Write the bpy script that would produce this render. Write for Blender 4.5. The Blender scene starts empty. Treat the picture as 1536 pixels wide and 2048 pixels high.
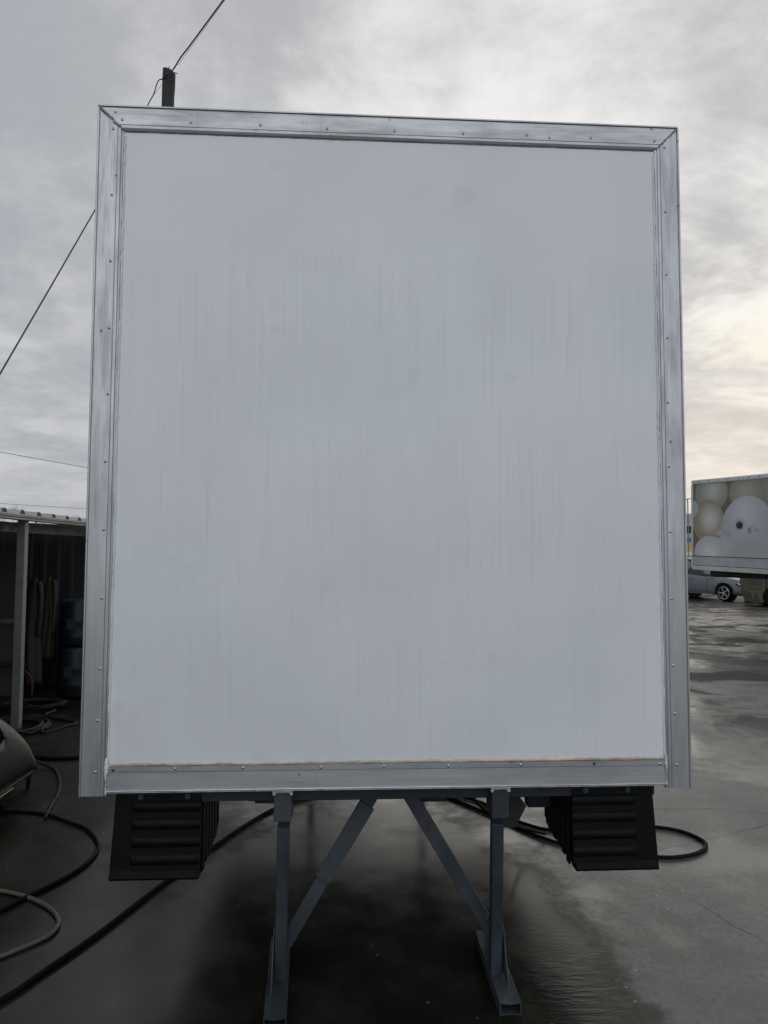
import bpy, bmesh, math, random
from mathutils import Vector, Matrix
random.seed(7)
R = math.radians
sc = bpy.context.scene

# ------------------------------------------------------------------ camera
YAW, PITCH, ROLL, FPX = 0.05537028, 0.05756972, 0.00436864, 1398.84
CAM = Vector((-0.184274, -2.669845, 1.75))
fw = Vector((math.sin(YAW)*math.cos(PITCH), math.cos(YAW)*math.cos(PITCH), math.sin(PITCH)))
r0 = Vector((math.cos(YAW), -math.sin(YAW), 0)); u0 = r0.cross(fw)
rt = r0*math.cos(ROLL) + u0*math.sin(ROLL)
up = u0*math.cos(ROLL) - r0*math.sin(ROLL)
cd = bpy.data.cameras.new('camera'); cam = bpy.data.objects.new('camera', cd)
sc.collection.objects.link(cam)
cam.matrix_world = Matrix(((rt.x, up.x, -fw.x, CAM.x), (rt.y, up.y, -fw.y, CAM.y), (rt.z, up.z, -fw.z, CAM.z), (0, 0, 0, 1)))
cd.sensor_fit = 'VERTICAL'; cd.sensor_height = 36; cd.sensor_width = 27
cd.lens = FPX/2048*36; cd.clip_start = .05; cd.clip_end = 3000
sc.camera = cam
sc.render.resolution_x = 768; sc.render.resolution_y = 1024

# ------------------------------------------------------------------ node helper
class NT:
    def __init__(s, tree): s.t = tree; tree.nodes.clear()
    def n(s, typ, **kw):
        nd = s.t.nodes.new(typ)
        for k, v in kw.items():
            if k == 'i':
                for a, b in v.items():
                    if isinstance(b, bpy.types.NodeSocket): s.t.links.new(b, nd.inputs[a])
                    else: nd.inputs[a].default_value = b
            else: setattr(nd, k, v)
        return nd
    def m(s, op, a, b=None, c=None, clamp=False):
        nd = s.t.nodes.new('ShaderNodeMath'); nd.operation = op; nd.use_clamp = clamp
        for k, v in enumerate((a, b, c)):
            if v is None: continue
            if isinstance(v, bpy.types.NodeSocket): s.t.links.new(v, nd.inputs[k])
            else: nd.inputs[k].default_value = v
        return nd.outputs[0]
    def v(s, op, a, b=None):
        nd = s.t.nodes.new('ShaderNodeVectorMath'); nd.operation = op
        for k, v in enumerate((a, b)):
            if v is None: continue
            if isinstance(v, bpy.types.NodeSocket): s.t.links.new(v, nd.inputs[k])
            else: nd.inputs[k].default_value = v
        return nd.outputs['Value' if op in ('DOT_PRODUCT', 'LENGTH', 'DISTANCE') else 'Vector']
    def mix(s, f, a, b, typ='MIX'):
        nd = s.t.nodes.new('ShaderNodeMix'); nd.data_type = 'RGBA'; nd.blend_type = typ
        for k, v in ((0, f), (6, a), (7, b)):
            if isinstance(v, bpy.types.NodeSocket): s.t.links.new(v, nd.inputs[k])
            else: nd.inputs[k].default_value = v if k == 0 else (tuple(v)+(1,) if len(v) == 3 else v)
        return nd.outputs[2]
    def noise(s, vec, scale, detail=3, rough=.5, dist=0):
        return s.n('ShaderNodeTexNoise', i={'Vector': vec, 'Scale': scale, 'Detail': detail, 'Roughness': rough, 'Distortion': dist}).outputs[0]
    def ramp(s, f, a, b, lo=0., hi=1., smooth=True):
        nd = s.t.nodes.new('ShaderNodeMapRange'); nd.interpolation_type = 'SMOOTHSTEP' if smooth else 'LINEAR'
        s.t.links.new(f, nd.inputs[0])
        for k, v in enumerate((a, b, lo, hi)): nd.inputs[k+1].default_value = v
        return nd.outputs[0]
    def xyz(s, vec):
        nd = s.n('ShaderNodeSeparateXYZ', i={0: vec}); return nd.outputs
    def comb(s, x, y, z): return s.n('ShaderNodeCombineXYZ', i={0: x, 1: y, 2: z}).outputs[0]

# ------------------------------------------------------------------ sky
SUN_AZ, SUN_EL = R(31), R(11)
BACK = 1.05      # the open sky behind the photographer is the brighter half
wd = bpy.data.worlds.new('World'); sc.world = wd; wd.use_nodes = True
w = NT(wd.node_tree)
sky = w.n('ShaderNodeTexSky', sky_type='NISHITA', sun_disc=False, sun_elevation=SUN_EL, sun_rotation=SUN_AZ, dust_density=3.0)
d = w.n('ShaderNodeTexCoord').outputs['Generated']
dx, dy, dz = w.xyz(d)
zc = w.m('ADD', w.m('MAXIMUM', dz, 0.0), 0.16)
p = w.comb(w.m('DIVIDE', dx, zc), w.m('DIVIDE', dy, zc), 0.0)
p = w.v('ADD', p, (3.1, 7.4, 0))
n1 = w.noise(p, .55, 6, .55, .6)
n2 = w.noise(w.v('ADD', p, (9, 2, 0)), 1.9, 8, .6, .35)
n3 = w.noise(w.v('MULTIPLY', p, (1.0, 1.35, 1)), 5.5, 8, .62, .4)
cl = w.m('ADD', w.m('MULTIPLY', n1, .38), w.m('ADD', w.m('MULTIPLY', n2, .44), w.m('MULTIPLY', n3, .18)))
cl = w.ramp(cl, .42, .60, 0, 1)
sd = (math.sin(SUN_AZ)*math.cos(SUN_EL), math.cos(SUN_AZ)*math.cos(SUN_EL), math.sin(SUN_EL))
g = w.m('MAXIMUM', w.v('DOT_PRODUCT', d, sd), 0.0)
gv = Vector((math.sin(R(36)), math.cos(R(36)), .35)).normalized()
f = w.ramp(w.v('DOT_PRODUCT', d, tuple(gv)), .50, .97, 0, 1)
lo = w.mix(f, (4.1, 4.25, 4.6), (5.1, 5.1, 5.15))
hi = w.mix(f, (5.9, 6.0, 6.2), (9.0, 8.9, 8.75))
lowc = w.ramp(dz, .03, .16, .55, 1)
cl2 = w.m('ADD', .35, w.m('MULTIPLY', w.m('SUBTRACT', cl, .35), lowc))
base = w.mix(cl2, lo, hi)
# warm light through gaps low toward the hidden sun
gap = w.m('MULTIPLY', w.m('MULTIPLY', w.m('POWER', g, 30.0), w.ramp(n2, .47, .60, 0, 1)), w.ramp(dz, .07, .15))
gap = w.m('MULTIPLY', gap, w.ramp(dz, .2, .36, .75, .1))
base = w.mix(gap, base, (9.6, 9.1, 7.7))
base = w.mix(w.m('MULTIPLY', w.m('POWER', g, 14.0), w.ramp(dz, .1, .3, .45, 0)), base, (5.9, 5.8, 5.6))
bn = Vector((.05, -1, .22)).normalized()
bk = w.m('MAXIMUM', w.v('DOT_PRODUCT', d, tuple(bn)), 0.0)
back = w.m('ADD', 1.0, w.m('ADD', w.m('MULTIPLY', bk, .55), w.m('MULTIPLY', w.m('POWER', bk, 5.0), BACK)))
base = w.mix(1.0, base, w.comb(back, back, back), 'MULTIPLY')
col = w.mix(.98, sky.outputs[0], base)
bg = w.n('ShaderNodeBackground', i={'Color': col, 'Strength': .1})
w.n('ShaderNodeOutputWorld', i={'Surface': bg.outputs[0]})

sl = bpy.data.lights.new('sun', 'SUN'); sl.energy = .5; sl.angle = R(60); sl.color = (1, .93, .82)
so = bpy.data.objects.new('sun', sl); sc.collection.objects.link(so)
so.rotation_euler = Vector(sd).to_track_quat('Z', 'Y').to_euler()
vs = sc.view_settings
vs.view_transform = 'Standard'; vs.look = 'None'; vs.gamma = 1; vs.use_curve_mapping = False; vs.exposure = 0.0

# ------------------------------------------------------------------ mesh helpers
COL = sc.collection
class MB:
    def __init__(s): s.bm = bmesh.new()
    def box(s, c, size, mat=None):
        m = Matrix.Translation(c) @ (mat.to_4x4() if mat else Matrix.Identity(4)) @ Matrix.Diagonal((*size, 1))
        bmesh.ops.create_cube(s.bm, size=1, matrix=m); return s
    def b2(s, a, b):
        a, b = Vector(a), Vector(b)
        return s.box((a+b)/2, [abs(x) for x in (b-a)])
    def bar(s, a, b, wx, wy, ref=(0, 0, 1)):
        a, b = Vector(a), Vector(b); z = (b-a).normalized(); x = Vector(ref).cross(z)
        if x.length < 1e-4: x = Vector((1, 0, 0))
        x.normalize(); y = z.cross(x)
        return s.box((a+b)/2, (wx, wy, (b-a).length), Matrix((x, y, z)).transposed())
    def cyl(s, a, b, r1, r2=None, n=20):
        a, b = Vector(a), Vector(b); z = b-a
        m = Matrix.Translation((a+b)/2) @ z.to_track_quat('Z', 'Y').to_matrix().to_4x4()
        bmesh.ops.create_cone(s.bm, cap_ends=True, segments=n, radius1=r1, radius2=r1 if r2 is None else r2, depth=z.length, matrix=m); return s
    def ball(s, c, r, sc3=(1, 1, 1), n=12, mat=None):
        m = Matrix.Translation(c) @ (mat.to_4x4() if mat else Matrix.Identity(4)) @ Matrix.Diagonal((*sc3, 1))
        bmesh.ops.create_uvsphere(s.bm, u_segments=n, v_segments=n//2+1, radius=r, matrix=m); return s
    def tube(s, pts, r, n=8, rs=None):
        pts = [Vector(q) for q in pts]; rings = []
        prev = None
        for k, q in enumerate(pts):
            t = (pts[min(k+1, len(pts)-1)] - pts[max(k-1, 0)]).normalized()
            if prev is None:
                prev = t.orthogonal().normalized()
            x = (prev - t*prev.dot(t)).normalized(); prev = x; y = t.cross(x)
            rr = rs[k] if rs else r
            rings.append([s.bm.verts.new(q + x*rr*math.cos(2*math.pi*j/n) + y*rr*math.sin(2*math.pi*j/n)) for j in range(n)])
        for a, b in zip(rings, rings[1:]):
            for j in range(n): s.bm.faces.new((a[j], a[(j+1) % n], b[(j+1) % n], b[j]))
        s.bm.faces.new(rings[0][::-1]); s.bm.faces.new(rings[-1]); return s
    def sweep(s, sections, cap=True):
        rings = [[s.bm.verts.new(q) for q in sec] for sec in sections]; n = len(rings[0])
        for a, b in zip(rings, rings[1:]):
            for j in range(n): s.bm.faces.new((a[j], a[(j+1) % n], b[(j+1) % n], b[j]))
        if cap: s.bm.faces.new(rings[0][::-1]); s.bm.faces.new(rings[-1])
        return s
    def poly(s, pts): s.bm.faces.new([s.bm.verts.new(q) for q in pts]); return s
    def build(s, name, mat, parent=None, bevel=0, smooth=False, seg=2, world=None):
        bmesh.ops.recalc_face_normals(s.bm, faces=s.bm.faces)
        me = bpy.data.meshes.new(name); s.bm.to_mesh(me); s.bm.free()
        o = bpy.data.objects.new(name, me); COL.objects.link(o)
        if mat: me.materials.append(mat)
        if smooth:
            for f in me.polygons: f.use_smooth = True
        if bevel:
            md = o.modifiers.new('bevel', 'BEVEL'); md.width = bevel; md.segments = seg; md.limit_method = 'ANGLE'
        if parent: o.parent = parent
        return o
def smooth_path(pts, k=8, closed=False):
    P = [Vector(q) for q in pts]; out = []
    for i in range(len(P)-1):
        a = P[max(i-1, 0)]; b = P[i]; c = P[i+1]; e = P[min(i+2, len(P)-1)]
        for j in range(k):
            t = j/k
            out.append(.5*((2*b)+(c-a)*t+(2*a-5*b+4*c-e)*t*t+(3*b-a-3*c+e)*t**3))
    out.append(P[-1]); return out
def tag(o, label, cat, group=None):
    o['label'] = label; o['category'] = cat
    if group: o['group'] = group
    return o
def empty(name, loc=(0, 0, 0), rot=(0, 0, 0)):
    o = bpy.data.objects.new(name, None); COL.objects.link(o); o.location = loc; o.rotation_euler = rot
    o.empty_display_size = .2; return o

# ------------------------------------------------------------------ materials
def newmat(name):
    m = bpy.data.materials.new(name); m.use_nodes = True; return m, NT(m.node_tree)
def fin(t, **i):
    names = {'col': 'Base Color', 'rough': 'Roughness', 'metal': 'Metallic', 'normal': 'Normal', 'spec': 'Specular IOR Level', 'coat': 'Coat Weight', 'ior': 'IOR', 'trans': 'Transmission Weight'}
    kw = {}
    for k, v in i.items():
        if k == 'col' and not isinstance(v, bpy.types.NodeSocket) and len(v) == 3: v = tuple(v)+(1,)
        kw[names[k]] = v
    b = t.n('ShaderNodeBsdfPrincipled', i=kw); t.n('ShaderNodeOutputMaterial', i={'Surface': b.outputs[0]})
def bump(t, h, s, dist=.01, nrm=None):
    i = {'Height': h, 'Strength': s, 'Distance': dist}
    if nrm is not None: i['Normal'] = nrm
    return t.n('ShaderNodeBump', i=i).outputs[0]
def simple(name, col, rough=.5, metal=0, var=.15, scale=12, bmp=0.0, rvar=.1, spec=.5):
    m, t = newmat(name)
    o = t.n('ShaderNodeTexCoord').outputs['Object']
    n = t.noise(o, scale, 5, .6); n2 = t.noise(o, scale*.17, 3, .5)
    f = t.m('ADD', t.m('MULTIPLY', n, .6), t.m('MULTIPLY', n2, .6))
    f = t.ramp(f, .35, .85, 1-var, 1+var)
    c = t.mix(1.0, col, t.comb(f, f, f), 'MULTIPLY')
    rr = t.ramp(n, .3, .7, max(rough-rvar, .02), min(rough+rvar, 1))
    kw = dict(col=c, rough=rr, metal=metal, spec=spec)
    if bmp: kw['normal'] = bump(t, n, bmp, .004)
    fin(t, **kw); return m

# white GRP panel: water runs, dust, spots
def mat_panel():
    m, t = newmat('white_panel')
    o = t.n('ShaderNodeTexCoord').outputs['Object']
    x, y, z = t.xyz(o)
    wob = t.m('MULTIPLY', t.m('SUBTRACT', t.noise(o, 1.6, 3), .5), .05)
    xs = t.m('ADD', x, wob)
    q = t.comb(t.m('MULTIPLY', xs, 210.0), 0.0, t.m('MULTIPLY', z, .8))
    st = t.noise(q, 1.0, 3, .6)
    q2 = t.comb(t.m('MULTIPLY', xs, 60.0), 3.0, t.m('MULTIPLY', z, 1.4))
    st2 = t.noise(q2, 1.0, 4, .6)
    lines = t.ramp(st, .56, .70, 0, 1)
    mask = t.ramp(t.noise(o, 1.1, 3, .6), .38, .62, .15, 1)
    low = t.ramp(z, 2.45, 1.85, .06, 1)
    lf = t.m('MULTIPLY', t.m('MULTIPLY', lines, mask), low)
    big = t.ramp(t.noise(o, 1.7, 4, .55), .35, .68, .95, 1.04)
    blot = t.ramp(t.noise(o, 5.5, 4, .6), .60, .78, 0, 1)
    c = t.mix(1.0, (.71, .75, .785), t.comb(big, big, big), 'MULTIPLY')
    c = t.mix(t.ramp(t.noise(o, .9, 2), .4, .62, 0, .6), c, (.725, .755, .77))
    c = t.mix(t.m('MULTIPLY', lf, .30), c, (.42, .45, .47))
    c = t.mix(t.m('MULTIPLY', low, t.ramp(st2, .5, .75, 0, .22)), c, (.5, .52, .52))
    c = t.mix(t.m('MULTIPLY', blot, .25), c, (.45, .48, .50))
    # paler dried drops
    vo = t.n('ShaderNodeTexVoronoi', i={'Vector': t.comb(t.m('MULTIPLY', x, 1.0), 0.0, z), 'Scale': 38.0, 'Randomness': 1.0})
    drop = t.ramp(vo.outputs['Distance'], .06, .14, 1, 0)
    dm = t.m('MULTIPLY', drop, t.ramp(t.noise(o, 2.2, 2), .46, .6, 0, .45))
    c = t.mix(t.m('MULTIPLY', dm, low), c, (.88, .9, .92))
    vo2 = t.n('ShaderNodeTexVoronoi', i={'Vector': t.comb(x, 5.0, z), 'Scale': 5.6})
    sp = t.m('MULTIPLY', t.ramp(vo2.outputs['Distance'], .012, .03, 1, 0), t.ramp(t.xyz(vo2.outputs['Color'])[0], .58, .6))
    c = t.mix(t.m('MULTIPLY', sp, .8), c, (.12, .12, .12))
    h = t.m('ADD', t.m('MULTIPLY', drop, .12), t.noise(o, 3.0, 2))
    fin(t, col=c, rough=t.ramp(st2, .3, .7, .34, .46), spec=.6, normal=bump(t, h, .12, .01))
    return m
# brushed aluminium extrusion, stained and dull low down
def mat_alu(name, col=(.45, .465, .48), horizontal=False, dirt=.5):
    m, t = newmat(name)
    o = t.n('ShaderNodeTexCoord').outputs['Object']
    x, y, z = t.xyz(o)
    if horizontal: q = t.comb(t.m('MULTIPLY', x, 2.5), 0.0, t.m('MULTIPLY', z, 160.0))
    else: q = t.comb(t.m('MULTIPLY', x, 160.0), 0.0, t.m('MULTIPLY', z, 2.5))
    br = t.noise(q, 1.0, 4, .6)
    bl = t.noise(t.v('MULTIPLY', o, (.35, 1, 2.2) if horizontal else (2.6, 1, .35)), 9.0, 6, .7)
    bl2 = t.noise(o, 2.3, 3, .5)
    f = t.ramp(br, .3, .7, .90, 1.07)
    c = t.mix(1.0, col, t.comb(f, f, f), 'MULTIPLY')
    c = t.mix(t.m('MULTIPLY', t.ramp(bl, .48, .72), dirt*.42), c, (.26, .26, .26))
    c = t.mix(t.ramp(bl2, .45, .7, 0, .35), c, (.31, .32, .325))
    sc_ = t.n('ShaderNodeTexVoronoi', feature='F1', i={'Vector': o, 'Scale': 14.0, 'Randomness': 1.0})
    tick = t.m('MULTIPLY', t.ramp(sc_.outputs['Distance'], .05, .11, 1, 0), t.ramp(t.xyz(sc_.outputs['Color'])[1], .80, .83))
    c = t.mix(t.m('MULTIPLY', tick, .75), c, (.10, .10, .11))
    # dark drip lines running down
    wob = t.m('ADD', x, t.m('MULTIPLY', t.noise(o, 4.0, 2), .02))
    dl = t.noise(t.comb(t.m('MULTIPLY', wob, 120.0), 1.0, t.m('MULTIPLY', z, 1.1)), 1.0, 1)
    c = t.mix(t.ramp(dl, .66, .74, 0, .45), c, (.25, .25, .26))
    metal = t.ramp(bl, .4, .75, .95, .6)
    fin(t, col=c, rough=t.ramp(bl, .3, .7, .34, .55), metal=metal, normal=bump(t, br, .08, .002))
    return m
PANEL = mat_panel()
ALU = mat_alu('aluminium_post'); ALUH = mat_alu('aluminium_rail', horizontal=True)
ALUE = simple('aluminium_edge', (.62, .64, .66), .35, .9, .1, 30)
def mat_stand():
    m, t = newmat('chipped_blue_grey_paint')
    o = t.n('ShaderNodeTexCoord').outputs['Object']
    n = t.noise(o, 14, 5, .65); n2 = t.noise(o, 60, 4, .6); n3 = t.noise(o, 3.5, 3, .5)
    c = t.mix(t.ramp(n3, .35, .65), (.026, .036, .045), (.048, .062, .074))
    c = t.mix(t.ramp(n, .5, .7, 0, .5), c, (.022, .026, .028))
    chip = t.ramp(t.m('ADD', t.m('MULTIPLY', n, .6), t.m('MULTIPLY', n2, .4)), .585, .62, 0, 1)
    c = t.mix(t.m('MULTIPLY', chip, .7), c, (.075, .042, .026))
    c = t.mix(t.ramp(n2, .62, .72, 0, .4), c, (.12, .13, .135))
    fin(t, col=c, rough=t.ramp(n, .3, .7, .42, .65), spec=.35, normal=bump(t, n2, .25, .003)); return m
STEELB = mat_stand()
BLACKP = simple('black_textured_plastic', (.003, .0036, .0038), .52, 0, .3, 40, .3, spec=.14)
DARKST = simple('dark_chassis_steel', (.012, .016, .018), .65, 0, .4, 18, .3)
RIVET = simple('zinc_rivet', (.55, .56, .58), .3, 1, .15, 60)
RIVD = simple('dark_bore', (.05, .05, .05), .7)
TAN = simple('tan_sealant', (.50, .42, .31), .6, 0, .35, 30)
WHITES = simple('white_sealant', (.66, .70, .71), .55, 0, .12, 40, .3)
CREAM = simple('cream_sealant', (.60, .58, .50), .6, 0, .25, 60, .5)
MASTICG = simple('grey_mastic', (.24, .245, .24), .7, 0, .4, 30)  # mastic colour of the top seam and mitre beads
RUBBER = simple('black_rubber', (.004, .004, .004), .65, 0, .3, 20, .2, spec=.12)
BEIGEH = simple('beige_hose', (.085, .080, .064), .55, 0, .25, 20)
GREYH = simple('grey_hose', (.022, .022, .019), .65, 0, .3, 20, spec=.2)

# ------------------------------------------------------------------ ground
def mat_ground():
    m, t = newmat('wet_concrete')
    o = t.n('ShaderNodeTexCoord').outputs['Object']
    x, y, z = t.xyz(o)
    o2 = t.comb(x, y, 0.0)
    n1 = t.noise(o2, .55, 5, .55, .5)
    n2 = t.noise(o2, 3.2, 6, .6)
    n3 = t.noise(o2, 38.0, 5, .65)
    n4 = t.noise(o2, 160.0, 2, .6)
    wet = t.ramp(t.m('ADD', t.m('MULTIPLY', n1, .75), t.m('MULTIPLY', n2, .25)), .44, .56, 0, 1)
    # the pool of water that fills the low slab under and before the box, and the drier slab right of it
    def blob(cx, cy, rx, ry, inner=.55):
        a = t.m('MULTIPLY', t.m('SUBTRACT', x, cx), 1/rx); b = t.m('MULTIPLY', t.m('SUBTRACT', y, cy), 1/ry)
        dd = t.m('SQRT', t.m('ADD', t.m('MULTIPLY', a, a), t.m('MULTIPLY', b, b)))
        dd = t.m('ADD', dd, t.m('MULTIPLY', t.m('SUBTRACT', n2, .5), .7))
        return t.ramp(dd, inner, 1.0, 1, 0)
    wet = t.m('MAXIMUM', wet, blob(-.1, .3, 1.15, 2.2, .75))
    dry = blob(2.1, 1.6, 1.35, 1.9, .6)
    wet = t.m('MULTIPLY', wet, t.m('SUBTRACT', 1.0, t.m('MULTIPLY', dry, .6)))
    base = t.mix(t.ramp(n2, .35, .68), (.080, .081, .078), (.122, .123, .118))
    base = t.mix(t.ramp(n3, .42, .72, 0, .40), base, (.080, .080, .074))
    base = t.mix(t.ramp(n1, .55, .7, 0, .4), base, (.18, .178, .168))
    far_ = t.ramp(y, 2.6, 5.5, 0, 1)
    dn = t.noise(t.v('ADD', o2, (3.3, 1.7, 0)), .62, 6, .62, .8)
    damp = t.m('MULTIPLY', t.ramp(dn, .47, .56), far_)
    film = t.m('MULTIPLY', t.ramp(dn, .36, .44, 1, 0), far_)
    base = t.mix(t.m('MULTIPLY', damp, .8), base, (.022, .022, .019))
    # pale scuffs
    sc_ = t.noise(t.v('MULTIPLY', o2, (2.2, 7.0, 1)), 1.4, 6, .7)
    base = t.mix(t.ramp(sc_, .58, .72, 0, .4), base, (.22, .218, .205))
    # specks
    vo = t.n('ShaderNodeTexVoronoi', i={'Vector': o2, 'Scale': 9.0})
    sp = t.m('MULTIPLY', t.ramp(vo.outputs['Distance'], .03, .07, 1, 0), t.ramp(t.xyz(vo.outputs['Color'])[0], .42, .46))
    base = t.mix(t.m('MULTIPLY', sp, .85), base, (.02, .02, .02))
    # slab joints and cracks
    wv = t.v('MULTIPLY', t.v('SUBTRACT', t.n('ShaderNodeTexNoise', i={'Vector': o2, 'Scale': 5.0, 'Detail': 5.0}).outputs['Color'], (.5, .5, .5)), (.10, .10, 0))
    wv2 = t.v('ADD', o2, wv)
    X2, Y2, _ = t.xyz(wv2)
    segs = [((1.30, 2.20), (1.56, .96), 1), ((1.56, .96), (1.86, .10), 1), ((1.86, .10), (2.3, -1.6), 1), ((1.1, 1.30), (1.683, 1.476), 1.2), ((1.683, 1.476), (2.63, 1.85), 1.2), ((2.63, 1.85), (5.5, 2.6), 1),
            ((1.2, 2.16), (2.35, 2.12), 1.1), ((2.35, 2.12), (2.75, 1.99), 1.1), ((2.75, 1.99), (4.5, 1.2), 1),
            ((-1.6, .28), (-.72, .67), .6), ((-.72, .67), (.1, .88), .5), ((.1, .88), (1.2, 1.32), .6), ((-3.2, 3.35), (-1.2, 3.0), 1.4), ((3.0, 5.2), (9, 4.0), 1.5), ((2.0, 9.5), (14, 7.5), 2)]
    mind = None
    for (ax, ay), (bx, by), wdt in segs:
        L = math.hypot(bx-ax, by-ay); ux, uy = (bx-ax)/L, (by-ay)/L
        rx_ = t.m('SUBTRACT', X2, ax); ry_ = t.m('SUBTRACT', Y2, ay)
        al = t.m('ADD', t.m('MULTIPLY', rx_, ux), t.m('MULTIPLY', ry_, uy))
        al2 = t.m('MINIMUM', t.m('MAXIMUM', al, 0.0), L)
        qx = t.m('SUBTRACT', rx_, t.m('MULTIPLY', al2, ux)); qy = t.m('SUBTRACT', ry_, t.m('MULTIPLY', al2, uy))
        ds = t.m('MULTIPLY', t.m('SQRT', t.m('ADD', t.m('MULTIPLY', qx, qx), t.m('MULTIPLY', qy, qy))), 1/wdt)
        mind = ds if mind is None else t.m('MINIMUM', mind, ds)
    crack = t.m('MULTIPLY', t.ramp(mind, .0022, .0075, 1, 0), t.ramp(t.noise(o2, 2.6, 3), .36, .5, .3, 1))
    halo = t.ramp(mind, .0, .05, .18, 0)
    base = t.mix(halo, base, (.08, .078, .07))
    shade_mask = t.m('MAXIMUM', t.ramp(t.m('ADD', x, t.m('MULTIPLY', t.m('SUBTRACT', n2, .5), .9)), -1.15, -.35, 1, 0), blob(-.1, .3, 1.25, 2.4, .8))  # shade painted into the concrete colour, left of and under the box
    shade_mask = t.m('MULTIPLY', shade_mask, t.m('SUBTRACT', 1.0, t.m('MULTIPLY', blob(-.95, .20, .45, .42, .2), .35)))
    shade_mask = t.m('MAXIMUM', shade_mask, t.ramp(t.m('ADD', y, t.m('MULTIPLY', t.m('SUBTRACT', n1, .5), 1.5)), -1.6, -.3, .8, 0))  # ground behind the camera painted darker too, to dim reflections in the frame
    base = t.mix(shade_mask, base, t.mix(1.0, base, (.25, .252, .22), 'MULTIPLY'))
    vo3 = t.n('ShaderNodeTexVoronoi', i={'Vector': t.v('ADD', o2, (4.3, 2.2, 0)), 'Scale': 11.0})
    sp3 = t.m('MULTIPLY', t.ramp(vo3.outputs['Distance'], .04, .10, 1, 0), t.ramp(t.xyz(vo3.outputs['Color'])[0], .7, .74))
    base = t.mix(t.m('MULTIPLY', sp3, .8), base, (.30, .30, .28))
    stain = t.ramp(t.noise(t.v('ADD', o2, (1.3, 8.1, 0)), 2.1, 7, .68, .6), .34, .66, .78, 1.28)
    base = t.mix(shade_mask, base, t.mix(1.0, base, t.comb(stain, stain, stain), 'MULTIPLY'))
    # wet concrete is darker
    base = t.mix(t.m('MULTIPLY', crack, .85), base, t.mix(shade_mask, (.012, .012, .012), (.040, .040, .036)))
    wetc = t.mix(1.0, base, (.40, .39, .35), 'MULTIPLY')
    c = t.mix(t.m('MULTIPLY', wet, .9), base, wetc)
    rough = t.m('ADD', t.ramp(wet, 0, 1, .40, .20), t.m('MULTIPLY', t.ramp(n3, .3, .7, 0, .12), t.ramp(wet, 0, 1, 1, .25)))
    rough = t.m('ADD', rough, t.m('MULTIPLY', damp, .22))
    rough = t.m('MULTIPLY', rough, t.m('SUBTRACT', 1.0, t.m('MULTIPLY', film, .55)))
    rough = t.m('ADD', rough, t.m('MULTIPLY', shade_mask, t.ramp(n2, .38, .64, -.03, .06)))
    hb = t.m('ADD', t.m('MULTIPLY', n3, .5), t.m('MULTIPLY', n4, .3))
    hb = t.m('MULTIPLY', hb, t.ramp(wet, .2, 1, 1, .09))
    rip = t.noise(t.comb(t.m('MULTIPLY', x, 9.0), t.m('MULTIPLY', y, 42.0), 0.0), 1.0, 4, .55, .5)
    ripm = t.m('MULTIPLY', blob(.95, .25, .5, .62, .1), .55)
    rip = t.m('MULTIPLY', rip, t.m('MULTIPLY', ripm, wet))
    big = t.noise(o2, 1.4, 2)
    nrm = bump(t, hb, .35, .004)
    nrm = bump(t, rip, .6, .012, nrm)
    nrm = bump(t, big, .2, .01, nrm)
    fin(t, col=c, rough=rough, spec=t.m('MULTIPLY', t.ramp(shade_mask, 0, 1, .36, .15), t.m('MULTIPLY', t.ramp(n1, .42, .6, .75, 1.7), t.ramp(damp, 0, 1, 1, .35))), normal=nrm)
    return m
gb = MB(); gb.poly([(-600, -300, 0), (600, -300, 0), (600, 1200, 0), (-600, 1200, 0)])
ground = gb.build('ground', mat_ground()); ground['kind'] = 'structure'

# ------------------------------------------------------------------ the box body
body = empty('truck_box_body', (0, 0, .854))
tag(body, 'big white truck box body with aluminium edging, raised on a steel stand', 'truck body')
BZ = .854
def T(pts): return [(a, b, c-BZ) for a, b, c in pts]
LEN = 3.3
FP = MB().b2((-1.068, .006, .09), (1.068, .055, 2.54)).build('front_panel', PANEL, body); FP.location = (0, 0, 0)
MB().b2((-1.143, .06, .02), (1.143, LEN, 2.612)).build('side_and_roof_shell', simple('white_side_skin', (.72, .74, .76), .4), body, .004)
MB().b2((-1.03, .06, -.045), (1.03, LEN-.02, .018)).build('floor_frame', DARKST, body)
# extruded corner section: s = distance in from the outer edge, d = y
PROF = [(0, .058), (0, -.004), (.003, -.007), (.007, -.007), (.009, -.0015), (.0755, -.0015), (.0768, .001), (.0782, .001), (.0795, -.0015), (.089, -.0015), (.0905, .001), (.092, -.001), (.098, .002), (.099, .058)]
H = 2.62; W2 = 1.15
def post(side):
    mb = MB()
    lo = [(side*(W2-s), dd, 0) for s, dd in PROF]
    hi = [(side*(W2-s), dd, H-s-.0015) for s, dd in PROF]
    mb.sweep([lo, hi]); o = mb.build('corner_post', ALU, body); return o
pl = post(-1); prr = post(1)
mb = MB(); mb.sweep([[(-(W2-s)+.0015, dd-.0015, H-s) for s, dd in PROF], [((W2-s)-.0015, dd-.0015, H-s) for s, dd in PROF]])
topr = mb.build('top_rail', ALUH, body)
mb = MB()
prof = [(.016, .05), (.016, -.002), (.017, -.005), (.020, -.004), (.021, .001), (.083, .003), (.084, .000), (.086, -.003), (.088, -.003), (.106, -.003), (.106, .05)]
mb.sweep([[(-1.052, dd, s) for s, dd in prof], [(1.052, dd, s) for s, dd in prof]])
botr = mb.build('bottom_rail', ALUH, body)
MB().b2((-1.05, -.006, .0115), (1.05, .03, .0155)).build('drip_edge', ALUE, body)
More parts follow.
